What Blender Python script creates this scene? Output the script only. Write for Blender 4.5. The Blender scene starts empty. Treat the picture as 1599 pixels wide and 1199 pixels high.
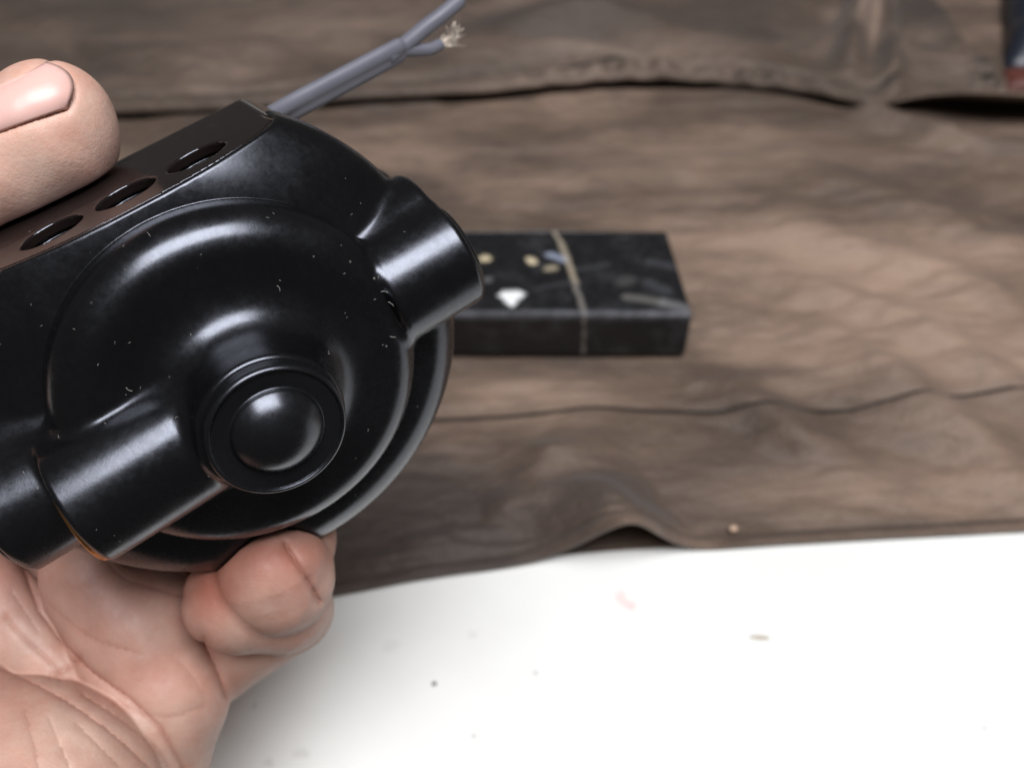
import bpy, math, random
import numpy as np
import openvdb
from mathutils import Matrix, Vector

random.seed(4)
rng = np.random.default_rng(11)
scene = bpy.context.scene
col = scene.collection

# ------------------------------------------------------------------ camera
CAM_H = 0.240                      # height of the lens over the table (m)
PITCH = math.radians(45)
FPX, CX, CY = 1385.0, 799.5, 599.5
cam_d = bpy.data.cameras.new("camera")
cam_d.sensor_width = 36.0
cam_d.lens = 36.0 * FPX / 1599.0
cam_d.clip_start = 0.01
cam_d.clip_end = 20.0
cam_d.dof.use_dof = True
cam_d.dof.focus_distance = 0.135
cam_d.dof.aperture_fstop = 15.5
cam = bpy.data.objects.new("camera", cam_d)
cam.location = (0, 0, CAM_H)
cam.rotation_euler = (PITCH, 0, 0)
col.objects.link(cam)
scene.camera = cam

# ------------------------------------------------------------------ room light
world = bpy.data.worlds.new("World")
scene.world = world
world.use_nodes = True
bg = world.node_tree.nodes["Background"]
bg.inputs[0].default_value = (1.0, 0.95, 0.90, 1)
bg.inputs[1].default_value = 0.055

def area(name, direction, dist, sx, sy, power, colour):
    l = bpy.data.lights.new(name, 'AREA')
    l.shape = 'RECTANGLE'
    l.size, l.size_y = sx, sy
    l.energy = power
    l.color = colour
    o = bpy.data.objects.new(name, l)
    d = Vector(direction).normalized()
    o.location = Vector((0, 0.1, 0.1)) + d * dist
    o.rotation_euler = d.to_track_quat('Z', 'Y').to_euler()
    col.objects.link(o)

area("window_light", (0.13, -0.25, 0.95), 1.6, 1.25, 0.80, 47.0, (0.95, 0.965, 1.0))

scene.view_settings.view_transform = 'Standard'
scene.view_settings.look = 'None'
scene.view_settings.exposure = 0.0
scene.view_settings.gamma = 1.0

# ------------------------------------------------------------------ helpers
CAMR = np.array([[1, 0, 0], [0, math.cos(PITCH), -math.sin(PITCH)], [0, math.sin(PITCH), math.cos(PITCH)]])
S = 0.86 * 0.001                   # design millimetres of motor and hand -> metres

def to_world(p):                   # lens frame (design mm) -> world metres
    return np.asarray(p, float) @ CAMR.T * S + np.array([0, 0, CAM_H])

def at(px, py, z=0.0):             # a point of the plane at height z (m) below the lens
    d = CAMR @ np.array([(px - CX) / FPX, -(py - CY) / FPX, -1.0])
    return np.array([0, 0, CAM_H]) + d * ((z - CAM_H) / d[2])

def lens(px, py, depth):           # design mm in the lens frame
    return np.array([(px - CX) / FPX * depth, -(py - CY) / FPX * depth, -depth])

def tag(o, label=None, cat=None, group=None, kind=None):
    if label: o["label"] = label
    if cat: o["category"] = cat
    if group: o["group"] = group
    if kind: o["kind"] = kind
    return o

def link(o, parent=None):
    col.objects.link(o)
    if parent: o.parent = parent
    return o

def mesh_obj(name, verts, faces, mat, parent=None, smooth=True, normals=None):
    me = bpy.data.meshes.new(name)
    verts = np.asarray(verts, dtype=np.float32)
    if isinstance(faces, np.ndarray):
        k = faces.shape[1]
        me.vertices.add(len(verts)); me.vertices.foreach_set("co", verts.ravel())
        me.loops.add(faces.size); me.loops.foreach_set("vertex_index", faces.astype(np.int32).ravel())
        me.polygons.add(len(faces))
        me.polygons.foreach_set("loop_start", np.arange(0, faces.size, k, dtype=np.int32))
        me.update(calc_edges=True)
        me.validate()
    else:
        me.from_pydata([tuple(map(float, v)) for v in verts], [], [tuple(int(i) for i in f) for f in faces])
        me.update()
    me.polygons.foreach_set("use_smooth", np.full(len(me.polygons), smooth))
    if normals is not None:
        me.normals_split_custom_set_from_vertices([tuple(map(float, n)) for n in normals])
    if mat: me.materials.append(mat)
    return link(bpy.data.objects.new(name, me), parent)

def grid_faces(nu, nv, wrap=False):
    i = np.arange(nu - 1)[:, None] * nv
    m = nv if wrap else nv - 1
    j = np.arange(m)[None, :]
    j2 = (j + 1) % nv
    return np.stack([i + j, i + nv + j, i + nv + j2, i + j2], -1).reshape(-1, 4)

def tube_data(pts, rad, sides=10):
    pts = [Vector(p) for p in pts]
    rad = [rad] * len(pts) if not hasattr(rad, '__len__') else rad
    vs, fs = [], []
    up = Vector((0.3, 0.2, 1)).normalized()
    for i, p in enumerate(pts):
        t = (pts[min(i + 1, len(pts) - 1)] - pts[max(i - 1, 0)]).normalized()
        a = t.cross(up).normalized(); b = a.cross(t)
        for k in range(sides):
            q = 2 * math.pi * k / sides
            vs.append(p + (a * math.cos(q) + b * math.sin(q)) * rad[i])
    n = len(pts)
    for i in range(n - 1):
        for k in range(sides):
            k2 = (k + 1) % sides
            fs.append((i * sides + k, i * sides + k2, (i + 1) * sides + k2, (i + 1) * sides + k))
    fs.append(tuple(range(sides - 1, -1, -1)))
    fs.append(tuple((n - 1) * sides + k for k in range(sides)))
    return vs, fs

def spline(pts, n):                # Catmull-Rom through points
    pts = np.asarray(pts, float)
    P = np.vstack([2 * pts[0] - pts[1], pts, 2 * pts[-1] - pts[-2]])
    out = []
    m = len(pts) - 1
    for k in range(n):
        s = k / (n - 1) * m
        i = min(int(s), m - 1); t = s - i
        p0, p1, p2, p3 = P[i:i + 4]
        out.append(0.5 * (2 * p1 + (p2 - p0) * t + (2 * p0 - 5 * p1 + 4 * p2 - p3) * t * t + (3 * p1 - p0 - 3 * p2 + p3) * t ** 3))
    return np.array(out)

def vnoise(x, y, seed):            # smooth value noise, -1..1
    r = np.random.default_rng(seed).uniform(-1, 1, (64, 64))
    xi, yi = np.floor(x).astype(int), np.floor(y).astype(int)
    fx, fy = x - xi, y - yi
    fx = fx * fx * fx * (fx * (fx * 6 - 15) + 10); fy = fy * fy * fy * (fy * (fy * 6 - 15) + 10)
    g = lambda a, b: r[a % 64, b % 64]
    return (g(xi, yi) * (1 - fx) + g(xi + 1, yi) * fx) * (1 - fy) + (g(xi, yi + 1) * (1 - fx) + g(xi + 1, yi + 1) * fx) * fy

# ------------------------------------------------------------------ materials
class Mat:
    def __init__(s, name):
        s.m = bpy.data.materials.new(name); s.m.use_nodes = True
        s.nt = s.m.node_tree; s.b = s.nt.nodes["Principled BSDF"]
        s.co = s.nt.nodes.new("ShaderNodeTexCoord").outputs["Object"]
    def n(s, t, **kw):
        nd = s.nt.nodes.new(t)
        for k, v in kw.items():
            if hasattr(nd, k): setattr(nd, k, v)
        return nd
    def l(s, a, b): s.nt.links.new(a, b)
    def mapping(s, scale, rot=(0, 0, 0)):
        mp = s.n("ShaderNodeMapping"); s.l(s.co, mp.inputs[0])
        mp.inputs["Scale"].default_value = scale; mp.inputs["Rotation"].default_value = rot
        return mp.outputs[0]
    def noise(s, scale, detail=3, rough=0.5, vec=None, dist=0.0):
        nd = s.n("ShaderNodeTexNoise")
        nd.inputs["Scale"].default_value = scale; nd.inputs["Detail"].default_value = detail
        nd.inputs["Roughness"].default_value = rough; nd.inputs["Distortion"].default_value = dist
        s.l(vec or s.co, nd.inputs["Vector"])
        return nd.outputs["Fac"]
    def ramp(s, fac, stops):
        r = s.n("ShaderNodeValToRGB")
        e = r.color_ramp.elements
        while len(e) < len(stops): e.new(0.5)
        for k, (p, c) in enumerate(stops):
            e[k].position = p
            e[k].color = (c, c, c, 1) if isinstance(c, (int, float)) else (*c, 1)
        s.l(fac, r.inputs[0])
        return r.outputs[0]
    def mix(s, fac, a, b, mode='MIX'):
        m = s.n("ShaderNodeMix"); m.data_type = 'RGBA'; m.blend_type = mode
        for sock, v in ((m.inputs[0], fac), (m.inputs[6], a), (m.inputs[7], b)):
            if hasattr(v, 'links'): s.l(v, sock)
            elif isinstance(v, (int, float)): sock.default_value = v
            else: sock.default_value = (*v, 1)
        return m.outputs[2]
    def math(s, op, a, b=0.0):
        m = s.n("ShaderNodeMath"); m.operation = op
        for sock, v in ((m.inputs[0], a), (m.inputs[1], b)):
            if hasattr(v, 'links'): s.l(v, sock)
            else: sock.default_value = v
        return m.outputs[0]
    def bump(s, h, strength, dist, prev=None):
        b = s.n("ShaderNodeBump"); b.inputs["Strength"].default_value = strength
        b.inputs["Distance"].default_value = dist; s.l(h, b.inputs["Height"])
        if prev: s.l(prev, b.inputs["Normal"])
        return b.outputs[0]
    def set(s, **kw):
        for k, v in kw.items():
            sock = s.b.inputs[k.replace('_', ' ')]
            if hasattr(v, 'links'): s.l(v, sock)
            elif isinstance(v, tuple) and len(v) == 3 and sock.type == 'RGBA': sock.default_value = (*v, 1)
            else: sock.default_value = v
        return s.m

def bakelite(name, base, r0, r1, dust=0.5):
    m = Mat(name)
    smudge = m.noise(90, 5, 0.6)
    scuff = m.noise(900, 4, 0.7)
    rough = m.math('ADD', m.ramp(smudge, [(0.3, r0), (0.7, r1)]), m.math('MULTIPLY', m.math('SUBTRACT', scuff, 0.5), 0.22))
    vo = m.n("ShaderNodeTexVoronoi"); vo.inputs["Scale"].default_value = 260; m.l(m.co, vo.inputs["Vector"])
    vo.inputs["Randomness"].default_value = 1.0
    dot = m.ramp(vo.outputs["Distance"], [(0.03, 1.0), (0.065, 0.0)])
    pick = m.ramp(m.noise(55, 2, 0.6), [(0.42, 0.0), (0.60, 1.0)])
    sel = m.n("ShaderNodeSeparateColor"); m.l(vo.outputs["Color"], sel.inputs[0])
    pick2 = m.ramp(sel.outputs[0], [(0.45, 0.0), (0.5, 1.0)])
    dustm = m.math('MULTIPLY', m.math('MULTIPLY', m.math('MULTIPLY', dot, pick), pick2), dust)
    film = m.math('MULTIPLY', m.ramp(m.noise(35, 6, 0.7), [(0.5, 0.0), (0.8, 1.0)]), 0.006 * dust)
    c = m.mix(m.math('MAXIMUM', dustm, film), base, (0.26, 0.24, 0.22))
    nb = m.bump(scuff, 0.04, 0.0004)
    nb = m.bump(m.noise(30, 2), 0.03, 0.004, nb)
    return m.set(Base_Color=c, Roughness=rough, Normal=nb, Specular_IOR_Level=0.84, Specular_Tint=(0.84, 0.87, 1.0))

M_BAK = bakelite("black_bakelite", (0.0030, 0.0029, 0.0032), 0.20, 0.32, 0.7)
M_PLATE = bakelite("bakelite_reflected_brown", (0.011, 0.0075, 0.0068), 0.08, 0.14, 0.7)  # brown base colour paints the cloth's reflection onto black bakelite
M_CAP = bakelite("cap_bakelite", (0.0045, 0.0045, 0.005), 0.24, 0.34, 0.5)

m = Mat("brass"); M_BRASS = m.set(Base_Color=(0.55, 0.28, 0.10), Metallic=1.0, Roughness=0.35)
m = Mat("lint"); M_LINT = m.set(Base_Color=(0.42, 0.39, 0.35), Roughness=0.9)
m = Mat("copper_strand"); M_COPPER = m.set(Base_Color=(0.62, 0.54, 0.46), Metallic=0.7, Roughness=0.4)
m = Mat("grey_rubber_cord")
M_CORD = m.set(Base_Color=m.mix(m.noise(120, 3), (0.10, 0.10, 0.122), (0.155, 0.155, 0.185)), Roughness=0.42, Specular_IOR_Level=0.6)

# skin
m = Mat("skin")
vc = m.n("ShaderNodeVertexColor"); vc.layer_name = "tone"
mott = m.noise(75, 6, 0.68)
fine = m.noise(900, 3, 0.6)
c = m.mix(m.ramp(mott, [(0.38, 0.0), (0.62, 1.0)]), (0.96, 0.82, 0.78), (1.06, 1.09, 1.09))
c = m.mix(1.0, vc.outputs[0], c, 'MULTIPLY')
vo = m.n("ShaderNodeTexVoronoi"); vo.feature = 'DISTANCE_TO_EDGE'; vo.inputs["Scale"].default_value = 1500; m.l(m.co, vo.inputs["Vector"])
nb = m.bump(m.ramp(vo.outputs["Distance"], [(0.0, 0.0), (0.25, 1.0)]), 0.06, 0.0002)
wv = m.n("ShaderNodeTexWave"); wv.inputs["Scale"].default_value = 620; wv.inputs["Distortion"].default_value = 6; wv.inputs["Detail"].default_value = 2
wv.inputs["Detail Scale"].default_value = 0.12
m.l(m.mapping((1, 1, 1), (0.4, 0.3, 0.7)), wv.inputs["Vector"])
nb = m.bump(wv.outputs["Fac"], 0.025, 0.00012, nb)
nb = m.bump(m.noise(1100, 4, 0.7), 0.30, 0.00025, nb)
nb = m.bump(m.noise(160, 5, 0.65, m.mapping((1, 1, 1), (0.3, 0.5, 0.2))), 0.22, 0.0008, nb)
M_SKIN = m.set(Base_Color=c, Roughness=m.ramp(fine, [(0.3, 0.42), (0.7, 0.58)]), Normal=nb, Subsurface_Weight=0.12,
               Subsurface_Radius=(0.0030, 0.0011, 0.0006), Subsurface_Scale=0.4, Specular_IOR_Level=0.42)
m = Mat("nail")
M_NAIL = m.set(Base_Color=m.mix(m.noise(200, 3), (0.70, 0.415, 0.36), (0.78, 0.49, 0.43)), Roughness=0.33, Subsurface_Weight=0.15,
               Subsurface_Radius=(0.002, 0.001, 0.0006), Subsurface_Scale=0.5, Normal=m.bump(m.noise(350, 2), 0.12, 0.0004))

# cloth
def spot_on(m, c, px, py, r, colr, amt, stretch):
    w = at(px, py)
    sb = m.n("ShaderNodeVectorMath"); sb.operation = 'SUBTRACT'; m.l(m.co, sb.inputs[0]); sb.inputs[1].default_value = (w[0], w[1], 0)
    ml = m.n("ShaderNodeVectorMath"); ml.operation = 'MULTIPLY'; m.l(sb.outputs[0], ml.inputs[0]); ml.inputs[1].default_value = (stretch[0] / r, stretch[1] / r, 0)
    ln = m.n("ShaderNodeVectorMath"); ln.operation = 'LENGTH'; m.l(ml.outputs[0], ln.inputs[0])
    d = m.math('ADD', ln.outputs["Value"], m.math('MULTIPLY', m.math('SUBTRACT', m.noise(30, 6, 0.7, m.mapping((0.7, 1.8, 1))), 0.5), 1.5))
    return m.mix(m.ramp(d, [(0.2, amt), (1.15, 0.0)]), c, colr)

def cloth(name, a, b, dark, worn_lit, patches=()):
    m = Mat(name)
    weave1 = m.n("ShaderNodeTexWave"); weave1.inputs["Scale"].default_value = 420; weave1.inputs["Distortion"].default_value = 1.5
    m.l(m.mapping((1, 1, 1), (0, 0, 0.9)), weave1.inputs["Vector"])
    streak = m.noise(10, 6, 0.64, m.mapping((1.0, 2.6, 1.0), (0, 0, 0.2)))
    patch = m.noise(13, 4, 0.55, m.mapping((0.7, 1.3, 1.0)))
    c = m.mix(m.ramp(streak, [(0.38, 0.0), (0.60, 1.0)]), a, b)
    c = m.mix(m.ramp(patch, [(0.46, 0.0), (0.66, 0.85)]), c, worn_lit)
    c = m.mix(m.ramp(m.noise(16, 4, 0.6, m.mapping((0.8, 1.6, 1.0), (0, 0, 0.4))), [(0.52, 0.0), (0.68, 0.7)]), c, dark)
    c = m.mix(m.math('MULTIPLY', m.noise(500, 3, 0.7), 0.35), c, tuple(x * 0.55 for x in a))
    c = m.mix(m.math('MULTIPLY', m.noise(170, 6, 0.75, m.mapping((0.5, 1.6, 1.0))), 0.5), c, tuple(x * 0.6 for x in a))
    crease = m.noise(30, 6, 0.62, m.mapping((0.8, 2.0, 1.0), (0, 0, 0.35)))
    c = m.mix(m.ramp(crease, [(0.36, 0.40), (0.50, 0.0)]), c, dark)
    for (px, py, rad, sx, sy, amt) in patches:           # worn areas, and light and shade of the folds painted in
        c = spot_on(m, c, px, py, rad, worn_lit if amt > 0 else dark, abs(amt), (sx, sy))
    nb = m.bump(weave1.outputs["Fac"], 0.25, 0.0004)
    nb = m.bump(crease, 0.6, 0.004, nb)
    nb = m.bump(m.noise(60, 5, 0.65, m.mapping((0.9, 1.5, 1.0))), 0.7, 0.003, nb)
    return m.set(Base_Color=c, Roughness=0.56, Normal=nb, Sheen_Weight=0.08, Specular_IOR_Level=0.42, Specular_Tint=(1.0, 0.92, 0.85))

M_CLOTH = cloth("brown_canvas", (0.098, 0.065, 0.046), (0.152, 0.103, 0.073), (0.050, 0.037, 0.032), (0.34, 0.232, 0.170),  # patches below put broad light and dark areas into the cloth colour
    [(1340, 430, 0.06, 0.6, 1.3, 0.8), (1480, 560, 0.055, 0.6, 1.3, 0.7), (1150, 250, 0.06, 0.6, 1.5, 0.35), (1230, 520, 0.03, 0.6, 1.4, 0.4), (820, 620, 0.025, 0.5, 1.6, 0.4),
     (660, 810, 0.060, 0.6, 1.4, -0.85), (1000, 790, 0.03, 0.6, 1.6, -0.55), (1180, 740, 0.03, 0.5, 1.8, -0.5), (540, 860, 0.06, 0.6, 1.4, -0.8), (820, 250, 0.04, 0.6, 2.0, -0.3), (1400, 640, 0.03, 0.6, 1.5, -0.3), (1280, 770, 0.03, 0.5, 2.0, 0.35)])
M_CLOTH2 = cloth("brown_canvas_fold", (0.090, 0.062, 0.046), (0.130, 0.092, 0.069), (0.045, 0.034, 0.029), (0.26, 0.185, 0.142),  # negative patches paint shade between folds, positive ones their lit crests
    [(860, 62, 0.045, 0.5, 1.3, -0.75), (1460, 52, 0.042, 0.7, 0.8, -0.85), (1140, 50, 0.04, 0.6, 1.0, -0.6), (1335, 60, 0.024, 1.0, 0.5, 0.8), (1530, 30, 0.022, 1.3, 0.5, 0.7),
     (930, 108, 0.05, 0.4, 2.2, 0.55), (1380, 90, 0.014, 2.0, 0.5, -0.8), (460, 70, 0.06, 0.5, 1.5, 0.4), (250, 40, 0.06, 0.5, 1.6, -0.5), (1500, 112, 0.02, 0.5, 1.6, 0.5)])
m = Mat("dark_thread"); M_THREAD2 = m.set(Base_Color=(0.012, 0.009, 0.007), Roughness=0.95)
m = Mat("seam_thread"); M_THREAD = m.set(Base_Color=(0.055, 0.040, 0.030), Roughness=0.9)

# table
m = Mat("white_table_paint")
c = m.mix(m.ramp(m.noise(14, 5, 0.6), [(0.35, 0.0), (0.75, 1.0)]), (0.79, 0.785, 0.75), (0.72, 0.71, 0.675))
sc1 = m.ramp(m.noise(60, 6, 0.75, m.mapping((1, 1.4, 1))), [(0.66, 0.0), (0.74, 0.35)])
c = m.mix(sc1, c, (0.48, 0.47, 0.45))
def spot(c, px, py, r, colr, amt, stretch=(1, 1)):
    w = at(px, py)
    sb = m.n("ShaderNodeVectorMath"); sb.operation = 'SUBTRACT'; m.l(m.co, sb.inputs[0]); sb.inputs[1].default_value = (w[0], w[1], 0)
    ml = m.n("ShaderNodeVectorMath"); ml.operation = 'MULTIPLY'; m.l(sb.outputs[0], ml.inputs[0]); ml.inputs[1].default_value = (stretch[0] / r, stretch[1] / r, 0)
    ln = m.n("ShaderNodeVectorMath"); ln.operation = 'LENGTH'; m.l(ml.outputs[0], ln.inputs[0])
    d = m.math('ADD', ln.outputs["Value"], m.math('MULTIPLY', m.math('SUBTRACT', m.noise(500, 4, 0.7), 0.5), 1.6))
    return m.mix(m.ramp(d, [(0.5, amt), (1.0, 0.0)]), c, colr)
c = spot(c, 970, 934, 0.0026, (0.70, 0.42, 0.40), 0.4, (1.2, 0.7))
c = spot(c, 985, 945, 0.0020, (0.70, 0.35, 0.33), 0.4)
c = spot(c, 738, 990, 0.0018, (0.45, 0.43, 0.41), 0.22)
c = spot(c, 610, 1008, 0.0030, (0.5, 0.49, 0.47), 0.18)
c = spot(c, 470, 1176, 0.0024, (0.33, 0.31, 0.30), 0.22, (0.8, 1.5))
c = spot(c, 420, 1190, 0.0018, (0.40, 0.38, 0.36), 0.3)
c = spot(c, 836, 1050, 0.0010, (0.45, 0.42, 0.40), 0.6)
c = spot(c, 740, 1148, 0.0009, (0.45, 0.42, 0.40), 0.6)
c = spot(c, 1537, 1136, 0.0008, (0.5, 0.45, 0.42), 0.6)
c = spot(c, 398, 1100, 0.0011, (0.36, 0.34, 0.32), 0.4, (1.5, 0.8))
M_TABLE = m.set(Base_Color=c, Roughness=0.38, Normal=m.bump(m.noise(40, 4), 0.05, 0.002))

# ------------------------------------------------------------------ the table
def bevel_box(name, x0, x1, y0, y1, z0, z1, bev, mat, parent=None, seg=3):
    import bmesh
    bm = bmesh.new()
    bmesh.ops.create_cube(bm, size=1)
    for v in bm.verts:
        v.co = ((x0 + x1) / 2 + v.co.x * (x1 - x0), (y0 + y1) / 2 + v.co.y * (y1 - y0), (z0 + z1) / 2 + v.co.z * (z1 - z0))
    bmesh.ops.bevel(bm, geom=bm.edges[:], offset=bev, segments=seg, affect='EDGES', profile=0.6)
    me = bpy.data.meshes.new(name); bm.to_mesh(me); bm.free()
    me.materials.append(mat)
    return link(bpy.data.objects.new(name, me), parent)

tag(bevel_box("table", -0.9, 0.9, 0.045, 1.3, -0.03, 0.0, 0.004, M_TABLE),
    "white painted table top with faint scuffs and specks under everything", "table")

# ------------------------------------------------------------------ brown cloths
def poly_xy(pts, z=0.0):
    return np.array([at(*p, z)[:2] for p in pts])

def dist_poly(X, Y, pl):           # distance to polyline, and 0..1 along it
    best = np.full(X.shape, 1e9); along = np.zeros(X.shape)
    n = len(pl) - 1
    for i in range(n):
        a, b = pl[i], pl[i + 1]; d = b - a
        t = np.clip(((X - a[0]) * d[0] + (Y - a[1]) * d[1]) / (d @ d), 0, 1)
        q = np.hypot(X - a[0] - t * d[0], Y - a[1] - t * d[1])
        m_ = q < best
        best = np.where(m_, q, best); along = np.where(m_, (i + t) / n, along)
    return best, along

def ridge(X, Y, px_pts, amp, width, fade=True, z=0.0):
    d, t = dist_poly(X, Y, spline(poly_xy(px_pts, z), 14))
    w = np.sin(np.pi * np.clip(t, 0.02, 0.98)) ** 0.5 if fade else 1.0
    return amp * w * np.exp(-(d / width) ** 2)

def sheet(name, mat, edge_px, Xs, ts, height, z_edge=0.0, thick=0.0012, lean=None):
    e = poly_xy(edge_px, z_edge)
    Ye = np.interp(Xs, e[:, 0], e[:, 1])
    k = np.ones(9) / 9                     # soften the corners of the outline
    Ye = np.convolve(np.pad(Ye, 4, mode='edge'), k, mode='valid')
    X = np.repeat(Xs[:, None], len(ts), 1)
    Y = Ye[:, None] + ts[None, :]
    Z = height(X, Y, np.repeat(ts[None, :], len(Xs), 0))
    if lean is not None: Y = Y - lean(X) * np.exp(-np.repeat(ts[None, :], len(Xs), 0) / 0.012)
    V = np.stack([X, Y, Z], -1).reshape(-1, 3)
    o = mesh_obj(name, V, grid_faces(len(Xs), len(ts)), mat)
    if thick:
        md = o.modifiers.new("thickness", 'SOLIDIFY'); md.thickness = thick; md.offset = -1
    return o, Ye

# lower cloth lying under the slab
EDGE1 = [(-700, 1090), (200, 985), (400, 955), (520, 934), (640, 912), (780, 892), (880, 874), (980, 866), (1080, 861), (1180, 858), (1300, 850), (1450, 842), (1599, 834), (2300, 800)]
SEAM1 = [(-300, 700), (300, 680), (700, 661), (800, 656), (870, 648), (930, 642), (1020, 648), (1150, 650), (1300, 648), (1450, 638), (1599, 630), (2200, 612)]
seam1 = spline(poly_xy(SEAM1), 120)
tent_axis = poly_xy([(968, 868), (930, 800), (900, 740), (872, 670)])
fold_xy = poly_xy([(1352, 190), (1480, 228), (1545, 245), (1620, 252), (1760, 260), (2400, 280)])
def h_lower(X, Y, T):
    Z = 0.0026 + 0.0030 * vnoise(X * 14 + 3, Y * 26 + 1, 5) * np.clip(T / 0.02, 0, 1) + 0.0017 * vnoise(X * 40, Y * 100, 6) * np.clip(T / 0.01, 0, 1)
    Z += 0.0008 * vnoise(X * 70, Y * 300, 7) * np.clip(T / 0.006, 0, 1)
    d, t = dist_poly(X, Y, tent_axis)
    w = 0.0150 + 0.008 * t
    Z += 0.0230 * np.exp(-(d / w) ** 2) * (1 - t) ** 1.15
    Z += ridge(X, Y, [(985, 700), (1040, 770), (1090, 840)], -0.0028, 0.008)
    Z += ridge(X, Y, [(760, 820), (830, 760), (880, 700)], 0.0032, 0.007)
    Z += ridge(X, Y, [(560, 800), (700, 790), (840, 800)], -0.0032, 0.011)
    Z += ridge(X, Y, [(1110, 600), (1200, 660), (1290, 740)], 0.0060, 0.009)
    Z += ridge(X, Y, [(1300, 540), (1430, 640), (1610, 770)], 0.0070, 0.010)
    Z += ridge(X, Y, [(1240, 600), (1360, 700), (1500, 800)], -0.0030, 0.010)
    Z += ridge(X, Y, [(1150, 420), (1330, 480), (1520, 590), (1640, 660)], 0.0075, 0.011)
    Z += ridge(X, Y, [(1120, 330), (1300, 390), (1480, 450), (1640, 540)], 0.0060, 0.012)
    Z += ridge(X, Y, [(1180, 240), (1380, 320), (1640, 420)], 0.0060, 0.013)
    Z += ridge(X, Y, [(740, 320), (900, 290), (1100, 270), (1220, 290)], 0.0045, 0.011)
    Z += ridge(X, Y, [(700, 240), (880, 225), (1040, 215)], 0.0035, 0.010)
    Z += ridge(X, Y, [(640, 700), (760, 690), (870, 720), (940, 700)], 0.0030, 0.006)
    Z += ridge(X, Y, [(700, 760), (800, 800), (900, 790)], 0.0035, 0.006)
    Z += ridge(X, Y, [(620, 860), (720, 840), (840, 835)], 0.0030, 0.006)
    Z += ridge(X, Y, [(1040, 700), (1085, 770), (1115, 850)], -0.0030, 0.007)
    # the raised fold running off to the far right
    Z += ridge(X, Y, [(1352, 190), (1480, 228), (1545, 245), (1620, 252), (1760, 260)], 0.0075, 0.0075, False)
    Z += ridge(X, Y, [(1440, 178), (1500, 215)], 0.005, 0.0035)
    far = np.clip((X - at(1366, 180)[0]) / 0.02, 0, 1) * np.clip((Y - np.interp(X, fold_xy[:, 0], fold_xy[:, 1])) / 0.006, 0, 1)
    Z = Z * (1 - far) + 0.0018 * far
    # hem: a stitched groove near the edge, and the long seam further in
    Z -= 0.0012 * np.exp(-((T - 0.0045) / 0.0009) ** 2)
    Z += 0.0004 * np.exp(-((T - 0.0020) / 0.0016) ** 2)
    ds, _ = dist_poly(X, Y, seam1)
    Z -= 0.0016 * np.exp(-(ds / 0.0013) ** 2)
    return np.maximum(Z, 0.0016)
Xs = np.linspace(-0.42, 0.52, 700)
ts = np.concatenate([np.linspace(0, 0.012, 22), np.linspace(0.0127, 0.55, 380)])
lean1 = lambda X: 0.0055 * np.exp(-((X - at(968, 868)[0]) / 0.0165) ** 2)
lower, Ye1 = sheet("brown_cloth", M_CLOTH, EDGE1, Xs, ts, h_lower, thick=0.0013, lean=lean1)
tag(lower, "brown canvas cloth spread over the white table under the black stone slab", "cloth")
def strip_on(name, parent, pts_xy, hfun, Tfun, lift, w, mat):
    Xp, Yp = pts_xy[:, 0], pts_xy[:, 1]
    Z = hfun(Xp[None], Yp[None], Tfun(Xp, Yp)[None])[0] + lift
    vs, fs = tube_data(np.stack([Xp, Yp, Z], 1), w, 6)
    return mesh_obj(name, vs, fs, mat, parent)
T1 = lambda x, y: y - np.interp(x, Xs, Ye1)
strip_on("seam", lower, seam1, h_lower, T1, 0.0003, 0.0007, M_THREAD2)
# cloth layer added flat on the table to darken the gap under the hem
xl = np.linspace(at(800, 880)[0], at(1180, 860)[0], 60)
yl = np.interp(xl, Xs, Ye1) + 0.0016
ull = np.stack([np.repeat(xl, 8), (yl[:, None] + np.linspace(0, 0.05, 8)[None]).ravel(), np.full(480, 0.0006)], 1)
mesh_obj("added_underlayer", ull, grid_faces(60, 8), M_CLOTH, lower)
strip_on("hem_stitching", lower, np.stack([Xs[60:640:2], Ye1[60:640:2] + 0.0045 - lean1(Xs[60:640:2]) * 0.687], 1), lambda x, y, t: h_lower(x, y + lean1(x) * 0.687, t), lambda x, y: x * 0 + 0.0045, 0.0001, 0.0005, M_THREAD)

# the turned-up fold of the lower cloth, lifted off the table at the far right
fx = np.linspace(1362, 2000, 120)
fz = 0.0045 + 0.0175 * np.clip((fx - 1366) / 170, 0, 1) ** 0.8
fy = np.interp(fx, [1362, 1400, 1430, 1480, 1540, 1600, 2000], [172, 160, 152, 147, 146, 150, 165])
fz = np.convolve(np.pad(fz, 6, mode='edge'), np.ones(13) / 13, mode='valid'); fy = np.convolve(np.pad(fy, 6, mode='edge'), np.ones(13) / 13, mode='valid')
vs = []
for a_, b_, c_ in zip(fx, fy, fz):
    p = at(a_, b_, c_)
    for q in np.linspace(0, 1, 14):
        d_ = q * (0.006 + 1.55 * (c_ - 0.004))
        vs.append((p[0], p[1] + d_, max(0.0025, c_ + 0.0016 * math.sin(min(q * 9, math.pi)) - 0.60 * d_)))
ff = mesh_obj("turned_fold", vs, grid_faces(120, 14), M_CLOTH, lower)
md = ff.modifiers.new("thickness", 'SOLIDIFY'); md.thickness = 0.0016; md.offset = 0

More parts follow.
